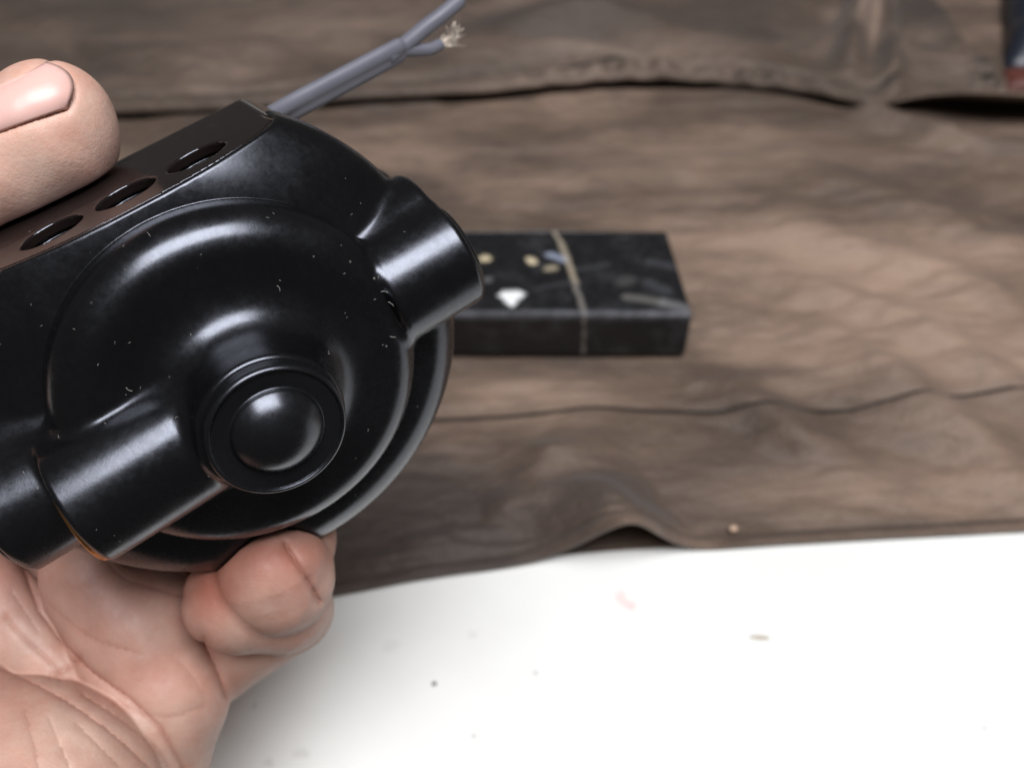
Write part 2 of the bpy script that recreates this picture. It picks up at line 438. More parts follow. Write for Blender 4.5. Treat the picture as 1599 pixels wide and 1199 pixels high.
# upper cloth folded over the far part, its stitched hem facing the viewer
EDGE2 = [(-800, 186), (0, 181), (180, 178), (360, 172), (560, 156), (700, 149), (760, 146), (850, 136), (963, 126), (1060, 127), (1125, 131), (1242, 142), (1320, 158), (1366, 170), (1420, 158), (1490, 152), (1562, 150)]
def h_upper(X, Y, T):
    base = 0.0125
    R = 0.0042
    roll = np.where(T < R, np.sqrt(np.maximum(0, R * R - (R - T) ** 2)), R)
    Z = base - R + roll
    Z += (0.0042 * vnoise(X * 16 + 8, Y * 22 + 4, 15) + 0.0020 * vnoise(X * 40, Y * 60, 16)) * np.clip((T - 0.006) / 0.03, 0, 1)
    Z -= 0.0060 * np.exp(-((T - 0.0165) / 0.0030) ** 2)                       # stitched groove
    # puckers between the stitching and the edge
    pk = np.clip((X - at(800, 120)[0]) / 0.02, 0, 1) * np.clip((at(1290, 120)[0] - X) / 0.02, 0, 1) + np.clip((X - at(1455, 120)[0]) / 0.01, 0, 1)
    ph = X * 2 * np.pi / 0.0205 + 0.9 * np.sin(X * 95) + 0.5 * np.sin(X * 41)
    Z += (0.0034 * pk + 0.0005) * np.sin(ph) * np.exp(-((T - 0.0065) / 0.0042) ** 2)
    zz = 0.0125
    Z += ridge(X, Y, [(740, 75), (850, 60), (960, 62), (1100, 90)], -0.0109, 0.010, z=zz)
    Z += ridge(X, Y, [(700, 95), (860, 85), (1060, 102)], 0.0073, 0.009, z=zz)
    Z += ridge(X, Y, [(760, 40), (900, 25), (1060, 40)], 0.0121, 0.014, z=zz)
    Z += ridge(X, Y, [(1180, 60), (1260, 30), (1330, -30)], -0.0109, 0.014, z=zz)
    Z += ridge(X, Y, [(1322, 110), (1332, 60), (1345, 10), (1360, -60)], 0.0207, 0.0085, z=zz)
    Z += ridge(X, Y, [(1395, 140), (1388, 70), (1378, 10), (1375, -60)], 0.0194, 0.0065, z=zz)
    Z += ridge(X, Y, [(1420, 60), (1470, 70), (1520, 92)], -0.0121, 0.016, z=zz)
    Z += ridge(X, Y, [(1500, -40), (1520, 10), (1545, 60), (1556, 110)], 0.0219, 0.0085, z=zz)
    Z += ridge(X, Y, [(1410, 104), (1490, 103), (1552, 118)], 0.0078, 0.0060, z=zz)
    Z += ridge(X, Y, [(60, 60), (240, 90), (330, 110)], 0.0068, 0.012, z=zz)
    Z += ridge(X, Y, [(-60, 20), (80, 60), (160, 130)], -0.0054, 0.010, z=zz)
    Z += ridge(X, Y, [(250, 20), (420, 50), (600, 95)], -0.0049, 0.014, z=zz)
    Z += ridge(X, Y, [(280, 80), (430, 70), (560, 60)], 0.0054, 0.012, z=zz)
    return np.maximum(Z, 0.0055)
xr = at(1561, 150, 0.006)[0]
Xs2 = np.concatenate([np.linspace(-0.50, xr - 0.004, 640), np.linspace(xr - 0.0037, xr, 8)])
ts2 = np.concatenate([0.0042 * (1 - np.cos(np.linspace(0, np.pi / 2, 12))), np.linspace(0.0046, 0.40, 300)])
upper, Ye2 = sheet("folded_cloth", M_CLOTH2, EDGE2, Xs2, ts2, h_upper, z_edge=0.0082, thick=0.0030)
tag(upper, "upper fold of brown canvas with puckered stitched hem across the far side", "cloth")
strip_on("hem_stitching", upper, np.stack([Xs2[::2], Ye2[::2] + 0.0165], 1), h_upper, lambda x, y: y * 0 + 0.0165, 0.0012, 0.0013, M_THREAD2)

# ------------------------------------------------------------------ marble slab
zc = 0.0034
f0 = at(905, 555, zc)[1]
h_sl = 0.004
for _ in range(60):                       # height at which its top front edge appears
    h_sl += 0.02 * (at(905, 490, zc + h_sl)[1] - f0) / 1.0 * -1 if at(905, 490, zc + h_sl)[1] < f0 else 0.02 * (at(905, 490, zc + h_sl)[1] - f0)
    p = at(905, 490, zc + h_sl)[1]
lo, hi = 0.001, 0.06
for _ in range(50):
    mid = (lo + hi) / 2
    if at(905, 490, zc + mid)[1] > f0: lo = mid
    else: hi = mid
h_sl = lo
zt = zc + h_sl
A = at(1082, 491, zt); B = at(1041, 360, zt)
LFT = at(560, 488, zt)[0]
depth_sl = B[1] - A[1]
ang = math.atan2(A[0] - B[0], depth_sl)
M = Mat("black_marble"); m = M
def sl(px, py): 
    p = at(px, py, zt); return (p[0] - A[0], p[1] - A[1])
nz = m.noise(260, 5, 0.65)
warp = m.n("ShaderNodeMix"); warp.data_type = 'VECTOR'; 
nv = m.n("ShaderNodeTexNoise"); nv.inputs["Scale"].default_value = 120; nv.inputs["Detail"].default_value = 4; m.l(m.co, nv.inputs["Vector"])
sbv = m.n("ShaderNodeVectorMath"); sbv.operation = 'SUBTRACT'; m.l(nv.outputs["Color"], sbv.inputs[0]); sbv.inputs[1].default_value = (.5, .5, .5)
scv = m.n("ShaderNodeVectorMath"); scv.operation = 'SCALE'; m.l(sbv.outputs[0], scv.inputs[0]); scv.inputs["Scale"].default_value = 0.0035
adv = m.n("ShaderNodeVectorMath"); adv.operation = 'ADD'; m.l(m.co, adv.inputs[0]); m.l(scv.outputs[0], adv.inputs[1])
wco = adv.outputs[0]
def seg_mask(a, b, w, soft=2.2):
    (ax, ay), (bx, by) = a, b
    L = math.hypot(bx - ax, by - ay); dx, dy = (bx - ax) / L, (by - ay) / L
    sp = m.n("ShaderNodeVectorMath"); sp.operation = 'SUBTRACT'; m.l(wco, sp.inputs[0]); sp.inputs[1].default_value = (ax, ay, 0)
    dot = m.n("ShaderNodeVectorMath"); dot.operation = 'DOT_PRODUCT'; m.l(sp.outputs[0], dot.inputs[0]); dot.inputs[1].default_value = (dx, dy, 0)
    dt2 = m.n("ShaderNodeVectorMath"); dt2.operation = 'DOT_PRODUCT'; m.l(sp.outputs[0], dt2.inputs[0]); dt2.inputs[1].default_value = (-dy, dx, 0)
    t = dot.outputs["Value"]
    over = m.math('MAXIMUM', m.math('SUBTRACT', t, L), m.math('MULTIPLY', t, -1.0))
    over = m.math('MAXIMUM', over, 0.0)
    d = m.math('ADD', m.math('ABSOLUTE', dt2.outputs["Value"]), over)
    return m.ramp(m.math('DIVIDE', d, w * soft), [(0.25, 1.0), (1.0, 0.0)])
c = m.mix(m.ramp(m.noise(75, 7, 0.72), [(0.50, 0.0), (0.74, 1.0)]), (0.007, 0.007, 0.008), (0.036, 0.036, 0.039))
right = m.ramp(m.math('MULTIPLY', m.n("ShaderNodeSeparateXYZ").outputs[0], 1.0), [(0, 0), (1, 1)])
for a, b, w, cl, amt in [
        ((866, 362), (884, 400), 0.0011, (0.34, 0.29, 0.22), 0.9), ((884, 400), (897, 440), 0.0012, (0.36, 0.30, 0.22), 0.95),
        ((897, 440), (914, 490), 0.0011, (0.20, 0.18, 0.16), 0.9), ((858, 398), (880, 405), 0.0018, (0.30, 0.33, 0.42), 0.9),
        ((752, 404), (762, 404), 0.0018, (0.55, 0.46, 0.30), 1.0), ((825, 405), (834, 409), 0.0018, (0.60, 0.50, 0.34), 1.0),
        ((855, 420), (866, 417), 0.0017, (0.42, 0.36, 0.25), 0.85), ((787, 462), (810, 461), 0.0026, (0.86, 0.86, 0.86), 1.0),
        ((797, 466), (799, 474), 0.0020, (0.86, 0.86, 0.86), 1.0), ((760, 436), (764, 438), 0.002, (0.14, 0.14, 0.14), 0.8),
        ((976, 464), (1035, 472), 0.0018, (0.20, 0.185, 0.17), 0.6), ((1035, 472), (1075, 482), 0.0022, (0.17, 0.165, 0.17), 0.8),
        ((1015, 408), (1050, 416), 0.0022, (0.10, 0.10, 0.11), 0.4), ((840, 452), (890, 440), 0.0015, (0.07, 0.07, 0.08), 0.4),
        ((900, 420), (950, 412), 0.0014, (0.08, 0.08, 0.09), 0.4), ((970, 440), (985, 436), 0.003, (0.13, 0.125, 0.12), 0.4),
        ((1010, 440), (1040, 455), 0.003, (0.10, 0.10, 0.11), 0.4)]:
    c = m.mix(m.math('MULTIPLY', seg_mask(sl(*a), sl(*b), w * 0.68), amt * (0.8 if cl[0] < 0.5 else 1.0)), c, cl)
# paler broken band along the top front edge
spz = m.n("ShaderNodeSeparateXYZ"); m.l(m.co, spz.inputs[0])
edge = m.math('ADD', m.math('ABSOLUTE', spz.outputs[1]), m.math('ABSOLUTE', spz.outputs[2]))
edge_pale = m.math('MULTIPLY', m.ramp(m.math('DIVIDE', edge, 0.0035), [(0.3, 1.0), (1.0, 0.0)]), m.ramp(m.noise(160, 4, 0.7), [(0.35, 0.25), (0.65, 1.0)]))
c = m.mix(m.math('MULTIPLY', edge_pale, 0.6), c, (0.15, 0.15, 0.17))
M_STONE = m.set(Base_Color=c, Roughness=m.ramp(nz, [(0.3, 0.33), (0.7, 0.55)]), Normal=m.bump(nz, 0.08, 0.0006))
slab = bevel_box("marble_slab", LFT - A[0], 0.0, 0.0, depth_sl, -h_sl, 0.0, 0.0016, M_STONE)
import bmesh
bm = bmesh.new(); bm.from_mesh(slab.data)
bmesh.ops.subdivide_edges(bm, edges=bm.edges[:], cuts=1)
for v in bm.verts:                          # slightly out of square, as sawn
    v.co.x -= v.co.y * math.tan(ang) * (1.0 if v.co.x > -0.05 else 0.4)
    v.co.z += 0.0003 * math.sin(v.co.x * 70)
bm.to_mesh(slab.data); bm.free()
slab.location = A
tag(slab, "black marble slab with a tan vein and white flecks lying on the brown cloth", "stone slab", kind="thing")

# ------------------------------------------------------------------ small litter
def crumb(name, px, py, z, r, colr, label, cat, squash=(1, 1, 0.5), n=1):
    import bmesh
    bm = bmesh.new(); bmesh.ops.create_icosphere(bm, subdivisions=2, radius=r)
    for v in bm.verts:
        k = 1 + 0.35 * math.sin(v.co.x * 900 + px) * math.cos(v.co.y * 1100 + py)
        v.co = Vector((v.co.x * squash[0], v.co.y * squash[1], v.co.z * squash[2])) * k
    me = bpy.data.meshes.new(name); bm.to_mesh(me); bm.free()
    mm = Mat(name + "_matter"); me.materials.append(mm.set(Base_Color=mm.mix(mm.noise(700, 3), colr, tuple(x * 0.6 for x in colr)), Roughness=0.8))
    o = link(bpy.data.objects.new(name, me)); p = at(px, py, z); o.location = (p[0], p[1], z + r * squash[2] * 0.6)
    return tag(o, label, cat)
crumb("wood_chip", 1184, 995, 0.0, 0.0010, (0.55, 0.47, 0.38), "flat tan wood chip lying alone on the white table", "wood chip", (3.2, 0.8, 0.3)).rotation_euler = (0, 0, -0.12)
crumb("dark_crumb", 678, 1067, 0.0, 0.0008, (0.16, 0.13, 0.11), "tiny dark grey crumb on the white table near the hand", "crumb", (1.0, 0.9, 0.5))
crumb("pale_crumb", 1145, 828, 0.0030, 0.0013, (0.62, 0.42, 0.30), "pale orange crumb on the brown cloth close to its hem", "crumb", (1.0, 0.9, 0.7))

# things at the far right corner beyond the cloth
m = Mat("dark_blue_plastic"); M_NAVY = m.set(Base_Color=m.mix(m.noise(40, 4), (0.012, 0.014, 0.022), (0.022, 0.026, 0.040)), Roughness=0.38)
def sack(name, pts, z0, mat, amp):
    pl = poly_xy(pts)
    c = pl.mean(0); n = 40; k = 12
    out = spline(np.vstack([pl, pl[:1]]), n + 1)[:-1]
    vs, fs = [], []
    for j in range(k + 1):
        q = j / k
        sc_ = math.cos(q * math.pi / 2) ** 0.45 if j < k else 0.0
        zz = z0 * math.sin(q * math.pi / 2)
        for i in range(n):
            x, y = c + (out[i] - c) * sc_
            vs.append((x, y, 0.001 + zz + (amp * math.sin(x * 160 + y * 90) * math.sin(q * 2.2) if 0 < j else 0)))
    for j in range(k):
        for i in range(n):
            i2 = (i + 1) % n
            fs.append((j * n + i, j * n + i2, (j + 1) * n + i2, (j + 1) * n + i))
    return mesh_obj(name, vs, fs, mat)
tag(sack("plastic_bag", [(1566, 112), (1720, 112), (1800, -90), (1580, -110), (1562, -20)], 0.022, M_NAVY, 0.0035),
    "dark blue plastic bag with a grey sheen at the far right corner", "bag")
m = Mat("red_brown_paint"); M_RED = m.set(Base_Color=(0.10, 0.028, 0.020), Roughness=0.6)
tag(sack("red_rag", [(1568, 146), (1700, 150), (1700, 108), (1570, 116)], 0.006, M_RED, 0.0010),
    "red brown rag between the dark blue bag and the cloth hem", "rag")

# ------------------------------------------------------------------ implicit surfaces
f32 = np.float32
def smin(a, b, k):
    h = np.clip(0.5 + 0.5 * (b - a) / k, 0, 1)
    return b + (a - b) * h - k * h * (1 - h)
def smax(a, b, k): return -smin(-a, -b, k)

def surface(name, f, lo, hi, step, mat, parent, xf, nf=None, newton=3):
    """mesh of f = 0 in design mm; xf maps points to object space, nf maps normals"""
    lo = np.array(lo, f32); hi = np.array(hi, f32)
    dims = np.ceil((hi - lo) / step).astype(int) + 1
    ys = lo[1] + step * np.arange(dims[1], dtype=f32); zs = lo[2] + step * np.arange(dims[2], dtype=f32)
    Y, Z = np.meshgrid(ys, zs, indexing='ij')
    vol = np.empty(dims, f32)
    K = 4                                   # coarse pass first, fine samples only near the surface
    cd = (dims + K - 1) // K
    ax = [lo[i] + step * (K * np.arange(cd[i], dtype=f32) + (K - 1) / 2) for i in range(3)]
    CX_, CY_, CZ_ = np.meshgrid(*ax, indexing='ij')
    cv = f(CX_.ravel(), CY_.ravel(), CZ_.ravel()).astype(f32).reshape(cd)
    big = np.repeat(np.repeat(np.repeat(cv, K, 0), K, 1), K, 2)[:dims[0], :dims[1], :dims[2]]
    vol[:] = big
    near = np.abs(big) < step * K * 1.25 + 0.6
    idx = np.nonzero(near)
    ch = 400000
    for i in range(0, len(idx[0]), ch):
        a, b, c_ = idx[0][i:i + ch], idx[1][i:i + ch], idx[2][i:i + ch]
        vol[a, b, c_] = f(lo[0] + step * a.astype(f32), lo[1] + step * b.astype(f32), lo[2] + step * c_.astype(f32))
    g = openvdb.FloatGrid(background=5.0)
    g.copyFromArray(np.clip(vol, -4, 4))
    pts, quads = g.convertToQuads(0.0)
    P = (np.asarray(pts, np.float64) * step + lo).astype(np.float64)
    Q = np.asarray(quads, np.int64)
    e = 0.05
    F = lambda p: f(p[:, 0], p[:, 1], p[:, 2])
    def grad(p):
        g_ = np.stack([F(p + [e, 0, 0]) - F(p - [e, 0, 0]), F(p + [0, e, 0]) - F(p - [0, e, 0]), F(p + [0, 0, e]) - F(p - [0, 0, e])], 1) / (2 * e)
        return g_
    def grad1(p, f0):
        return np.stack([F(p + [e, 0, 0]) - f0, F(p + [0, e, 0]) - f0, F(p + [0, 0, e]) - f0], 1) / e
    for _ in range(newton):
        f0 = F(P); G = grad1(P, f0); L2 = np.maximum((G * G).sum(1), 0.2)
        mv = (f0 / L2)[:, None] * G
        ln = np.linalg.norm(mv, axis=1, keepdims=True)
        P = P - mv * np.minimum(1, 0.4 * step / np.maximum(ln, 1e-9))
    G = grad(P); N = G / np.maximum(np.linalg.norm(G, axis=1, keepdims=True), 1e-9)
    a, b, c_ = P[Q[:, 0]], P[Q[:, 1]], P[Q[:, 2]]
    fn = np.cross(b - a, c_ - a)
    if (fn * N[Q[:, 0]]).sum() < 0: Q = Q[:, ::-1]
    o = mesh_obj(name, xf(P), Q, mat, parent, normals=(nf(N) if nf else N))
    return o, P, N

# ------------------------------------------------------------------ the motor
# frame of the motor: u along the brush holders, v up to the vent plate, n out of the end cover
n_ax = np.array([0.48195679, -0.39940213, 0.77986896])
u_ax = np.array([0.81709374, 0.52622911, -0.23545859])
v_ax = np.cross(n_ax, u_ax)
O_m = np.array([-46.92587084, -1.97073875, -162.0])
motor = bpy.data.objects.new("electric_motor", None)
motor.empty_display_size = 0.02
R_m = CAMR @ np.stack([u_ax, v_ax, n_ax], 1)
motor.matrix_world = Matrix.Translation(Vector(to_world(O_m))) @ Matrix(R_m.tolist()).to_4x4()
col.objects.link(motor)
tag(motor, "black bakelite electric motor with round domed end cover held in the hand", "electric motor")
mm_xf = lambda P: P * S

def rcyl(r, h, R, top, fil):             # rounded disc on the n axis: below top, radius R
    a = r - R + fil; b = h - top + fil
    return np.minimum(np.maximum(a, b), 0) + np.hypot(np.maximum(a, 0), np.maximum(b, 0)) - fil
def xcyl(u, d, R, u0, u1, fil):          # rounded cylinder along u
    a = d - R + fil; b = np.maximum(u0 - u, u - u1) + fil
    return np.minimum(np.maximum(a, b), 0) + np.hypot(np.maximum(a, 0), np.maximum(b, 0)) - fil

def shell(r, n, v):                      # body of the cover: shoulder sloping on the vent side, flat step below
    d = rcyl(r, n, 47.6, -8.4, 8.5)
    w = np.clip((v / np.maximum(r, 1) + 0.35) / 0.75, 0, 1); w = w * w * (3 - 2 * w)
    return smax(d, (r - 34.3) * 0.545 + (n + 8.4) * 0.839 - (1 - w) * 5.5, 4.0)
def cover_solid(u, v, n):
    r = np.hypot(u, v)
    d = shell(r, n, v)
    d = smin(d, rcyl(r, n, 33.8, 0.4, 7.4), 0.25)
    hub = smax(r - 14.2 + 0.10 * np.clip(n, 0, 16), n - 12.9, 1.2)
    d = smin(d, hub, 8.0)
    # bearing oil tube on the left
    tube = xcyl(u, np.hypot(v + 0.6, n - 0.0) , 11.5, -35.6, 2.0, 1.0)
    d = smin(d, tube, 2.2)
    # brush holders left and right, with the heavier shoulder behind
    au = np.abs(u)
    boss = xcyl(au, np.hypot(v, n + 9.0), 11.3, 30.0, 48.8, 1.6)
    d = smin(d, boss, 2.1)
    d = smin(d, xcyl(au, np.hypot(v - 1.0, n + 18.5), 14.2, 20.0, 48.6, 2.0), 1.5)
    return d

VENTS = [(-14.0, -21.7), (0.0, -21.7), (14.0, -21.7)]
def vents(u, n):
    d = np.full(np.shape(u), 50.0)
    for a, b in VENTS:
        d = np.minimum(d, np.hypot((u - a) / 1.0, (n - b) * 1.24) - 5.75)
    return d

def f_cover(u, v, n):
    s = cover_solid(u, v, n)
    d = smax(s, v - 36.3, 0.5)
    d = np.maximum(d, -27.2 - n)
    rec = np.maximum(s + 0.85, 34.0 - v)             # seat of the vent plate
    d = smax(d, -rec, 0.25)
    d = smax(d, -np.maximum(vents(u, n), 20.0 - v), 0.3)
    return d

cover, *_ = surface("end_cover", f_cover, (-53, -49.5, -28.4), (53, 38, 16), 0.34, M_BAK, motor, mm_xf)

def f_plate(u, v, n):
    s = cover_solid(u, v, n)
    d = np.maximum(np.maximum(s + 1.35, 34.2 - v), v - 36.25)
    d = np.maximum(d, -27.0 - n)
    return smax(d, -vents(u, n), 0.5)
surface("vent_plate", f_plate, (-34, 33.6, -28), (34, 37, -7), 0.30, M_PLATE, motor, mm_xf)

def f_house(u, v, n):
    r = np.hypot(u, v)
    d = np.maximum(np.maximum(r - 47.3, n + 27.5), -49.5 - n)
    d = smax(d, np.maximum(r - 47.3, -49.5 - n), 3.0)
    # flat near the foot
    d = smax(d, (u * 0.60 - v * 0.80) - 45.6, 0.8)
    d = smax(d, v - 35.6, 0.8)
    au = np.abs(u)
    d = smin(d, np.maximum(xcyl(au, np.hypot(v - 1.0, n + 34.0), 12.5, 20.0, 48.3, 2.0), v - 35), 2.0)
    return np.maximum(d, n + 27.5)
surface("housing", f_house, (-50, -49, -57), (50, 37, -26.8), 0.7, M_PLATE, motor, mm_xf)

def f_cap(u, v, n):
    r = np.hypot(u, v)
    ring = rcyl(r, n, 12.15, 15.6, 1.0)
    ring = np.maximum(ring, 12.0 - n)
    well = np.maximum(r - 11.1, 15.1 + 0.10 * (r - 11.1) - n)
    ring = smax(ring, -well, 0.6)
    dome = smax(np.sqrt(u * u + v * v + (n - 9.2) ** 2) - 10.0, r - 8.1, 0.6)
    return smin(ring, dome, 0.35)
surface("bearing_cap", f_cap, (-13, -13, 11), (13, 13, 21), 0.22, M_CAP, motor, mm_xf)

def lathe(name, prof, axis_sign, u0, v0, n0, mat, parent, seg=40):
    vs, fs = [], []
    for (r, h) in prof:
        for k in range(seg):
            q = 2 * math.pi * k / seg
            vs.append(((u0 + axis_sign * h) * S, (v0 + r * math.cos(q)) * S, (n0 + r * math.sin(q)) * S))
    for i in range(len(prof) - 1):
        for k in range(seg):
            k2 = (k + 1) % seg
            f = (i * seg + k, (i + 1) * seg + k, (i + 1) * seg + k2, i * seg + k2)
            fs.append(f if axis_sign > 0 else f[::-1])
    fs.append(tuple(range((len(prof) - 1) * seg, len(prof) * seg)))
    return mesh_obj(name, vs, fs, mat, parent)
lathe("brush_cap", [(9.6, -2.0), (9.6, 0.6), (9.0, 1.0), (0.5, 1.0)], 1, 48.6, 0, -9, M_CAP, motor)
lathe("brush_cap", [(9.6, -2.0), (9.6, 0.6), (9.0, 1.0), (0.5, 1.0)], -1, -48.6, 0, -9, M_CAP, motor)
lathe("brass_plug", [(8.6, -2.0), (8.6, 0.8), (8.2, 1.1), (0.5, 1.1)], -1, -35.6, -3.0, 0.5, M_BRASS, motor)

# lint and dust fibres caught on the cover
def surf_n(u, v):                         # height of the cover over (u, v)
    n = np.full(np.shape(u), 20.0)
    for _ in range(60):
        n = n - np.clip(f_cover(u, v, n), -0.5, 2.0) * 0.9
    return n
vs, fs = [], []
cand = []
while len(cand) < 70:
    q = rng.uniform(-1, 1, 2) * 44
    if 13.5 < math.hypot(*q) < 43 and q[1] < 34: cand.append(q)
cand += [(13.2, 16.5), (29.3, 5.0), (27.0, -4.0), (-17.0, 14.0), (30, 1.5)]
for k, (a, b) in enumerate(cand):
    L = rng.uniform(0.15, 0.6) if k < 70 else 1.3
    th = rng.uniform(0, 6.28); bend = rng.uniform(-1.6, 1.6)
    pu, pv = [a], [b]
    for j in range(4):
        pu.append(pu[-1] + math.cos(th) * L / 4); pv.append(pv[-1] + math.sin(th) * L / 4); th += bend / 4
    pu, pv = np.array(pu), np.array(pv)
    pn = surf_n(pu, pv)
    if np.ptp(pn) > 1.5: continue
    tv, tf = tube_data(np.stack([pu, pv, pn + 0.04], 1) * S, 0.026 * S * (1.6 if k >= 70 else rng.uniform(0.7, 1.3)), 4)
    o_ = len(vs); vs += tv; fs += [tuple(i + o_ for i in f) for f in tf]
tag(mesh_obj("dust_fibres", vs, fs, M_LINT, motor), kind="stuff")

# cord leaving the back of the motor: a flat twin lead split at its end
Minv = np.array(motor.matrix_world.inverted())
def mo(p):                                # lens frame mm -> motor object space
    w = to_world(p); return (Minv[:3, :3] @ w.T).T + Minv[:3, 3]
side = np.array([0.45, 0.80, 0.35]); side /= np.linalg.norm(side)
def cordpath(off, pts):
    return [mo(lens(*p) + side * off * 1.2) for p in pts]
cord = bpy.data.objects.new("power_cord", None); link(cord, motor); cord.empty_display_size = 0.005
base = [(330, 235, 188), (400, 199, 193), (455, 169, 199), (540, 124, 206), (600, 92, 211), (630, 76, 214)]
w1 = [mo(lens(604, 90, 211)), mo(lens(630, 72, 214))] + [mo(lens(*p)) for p in [(664, 44, 217), (693, 22, 219), (718, 1, 221)]]
w2 = [mo(lens(604, 92, 211)), mo(lens(628, 81, 214))] + [mo(lens(*p)) for p in [(652, 79, 217), (672, 77, 219), (687, 70, 221)]]
for w, rr in ((w1, 1.95), (w2, 1.5)):
    vs, fs = tube_data(spline(w, 40), rr * S, 14)
    mesh_obj("wire", vs, fs, M_CORD, cord)
path = spline([mo(lens(*p)) for p in base], 50)          # flat outer sheath with a shallow groove
sv = Minv[:3, :3] @ (CAMR @ side); sv /= np.linalg.norm(sv)
vs, fs = [], []
for k, p in enumerate(path):
    t = path[min(k + 1, 49)] - path[max(k - 1, 0)]; t /= np.linalg.norm(t)
    a = sv - t * (sv @ t); a /= np.linalg.norm(a); b = np.cross(t, a)
    for q in np.linspace(0, 2 * np.pi, 28, endpoint=False):
        ca, sa = math.cos(q), math.sin(q)
        hump = 1.0 - 0.22 * math.exp(-(ca / 0.28) ** 2)
        end = 1.0 if k < 47 else (0.96, 0.88, 0.70)[k - 47]
        vs.append(p + (a * ca * 3.2 + b * sa * 2.1 * hump) * S * end)
fs = [tuple(f) for f in grid_faces(50, 28, True)] + [tuple(range(27, -1, -1)), tuple(49 * 28 + k for k in range(28))]
mesh_obj("sheath", vs, fs, M_CORD, cord)
vs, fs = [], []
for k in range(26):
    e = (rng.uniform(694, 728), rng.uniform(32, 74), 222 + rng.uniform(-3, 3))
    mid = (rng.uniform(692, 712), rng.uniform(50, 72), 222)
    tv, tf = tube_data(spline([mo(lens(684, 71, 221)), mo(lens(*mid)), mo(lens(*e))], 7), 0.10 * S, 4)
    o_ = len(vs); vs += tv; fs += [tuple(i + o_ for i in f) for f in tf]
for k in range(10):
    e = (rng.uniform(716, 745), rng.uniform(-25, -3), 224 + rng.uniform(-3, 3))
    tv, tf = tube_data(spline([mo(lens(716, -1, 222)), mo(lens(*e))], 5), 0.10 * S, 4)
    o_ = len(vs); vs += tv; fs += [tuple(i + o_ for i in f) for f in tf]
tag(mesh_obj("copper_strands", vs, fs, M_COPPER, cord), kind="stuff")

# ------------------------------------------------------------------ the hand
def px_of(X, Y, Z):
    return CX + FPX * X / -Z, CY - FPX * Y / -Z

def rcone(X, Y, Z, a, b, ra, rb):
    ba = b - a; L2 = ba @ ba
    x, y, z = X - a[0], Y - a[1], Z - a[2]
    t = np.clip((x * ba[0] + y * ba[1] + z * ba[2]) / L2, 0, 1)
    return np.sqrt((x - t * ba[0]) ** 2 + (y - t * ba[1]) ** 2 + (z - t * ba[2]) ** 2) - (ra + (rb - ra) * t)

def G_(px, py, d, rpx): return lens(px, py, d), rpx * d / FPX
def chain(*pts):
    q = [G_(*p) for p in pts]
    return [(q[i][0], q[i + 1][0], q[i][1], q[i + 1][1]) for i in range(len(q) - 1)]

# groups: (blend inside the group, blend with the rest, cones)
HAND = [
    (9.0, 4.0, chain((150, 985, 224, 120), (40, 1080, 222, 150), (-60, 1330, 226, 190), (-160, 1620, 232, 190)) +
               chain((215, 880, 228, 85), (60, 1000, 226, 120))),                                            # body of the palm, wrist
    (8.0, 0.9, chain((160, 905, 206, 92), (218, 985, 207, 100), (248, 1085, 207, 102), (180, 1250, 212, 130), (60, 1450, 222, 150))),   # heel below the little finger
    (5.0, 0.8, chain((-30, 905, 206, 60), (40, 985, 204, 62), (120, 1065, 203, 62), (215, 1160, 203, 66), (235, 1250, 209, 76))),     # fold along the life line
    (8.0, 1.0, chain((-120, 1150, 186, 130), (30, 1275, 184, 205), (60, 1400, 195, 230))),                     # ball of the thumb
    (6.0, 3.0, chain((-60, 860, 205, 70), (-160, 1000, 200, 110), (-120, 1150, 190, 130))),
    (9.0, 6.0, chain((-140, 1120, 190, 135), (-330, 850, 186, 128), (-400, 600, 180, 118), (-300, 440, 174, 108))),   # thumb metacarpal
    (5.0, 3.0, chain((-300, 440, 174, 108), (-110, 322, 169, 101), (70, 205, 169, 93)) + chain((70, 205, 169, 93), (84, 188, 169, 90)) +
               chain((30, 255, 170, 88), (92, 226, 171, 85))),                                                # thumb
    (4.0, 1.6, chain((250, 1075, 222, 76), (330, 1028, 217, 70), (452, 952, 211, 66))),                       # little finger, first joint
    (4.0, 1.1, chain((452, 952, 211, 67), (440, 940, 203, 74), (372, 936, 197, 84))),                         # little finger, tip
    (5.0, 1.5, chain((430, 760, 222, 66), (457, 842, 207, 63), (449, 900, 197, 68), (426, 899, 193, 84)) + chain((442, 918, 194, 70), (428, 885, 192, 82))),    # ring finger
    (4.0, 3.0, chain((330, 960, 232, 70), (440, 860, 238, 66), (455, 770, 228, 64), (430, 740, 222, 64))),    # ring finger, behind the motor
    (4.0, 3.0, chain((230, 930, 240, 75), (380, 790, 262, 66), (470, 650, 262, 62), (520, 540, 242, 56))),    # middle finger behind the motor
    (4.0, 3.0, chain((60, 920, 240, 80), (200, 720, 262, 70), (330, 560, 262, 62), (420, 450, 246, 56))),     # index finger behind the motor
]
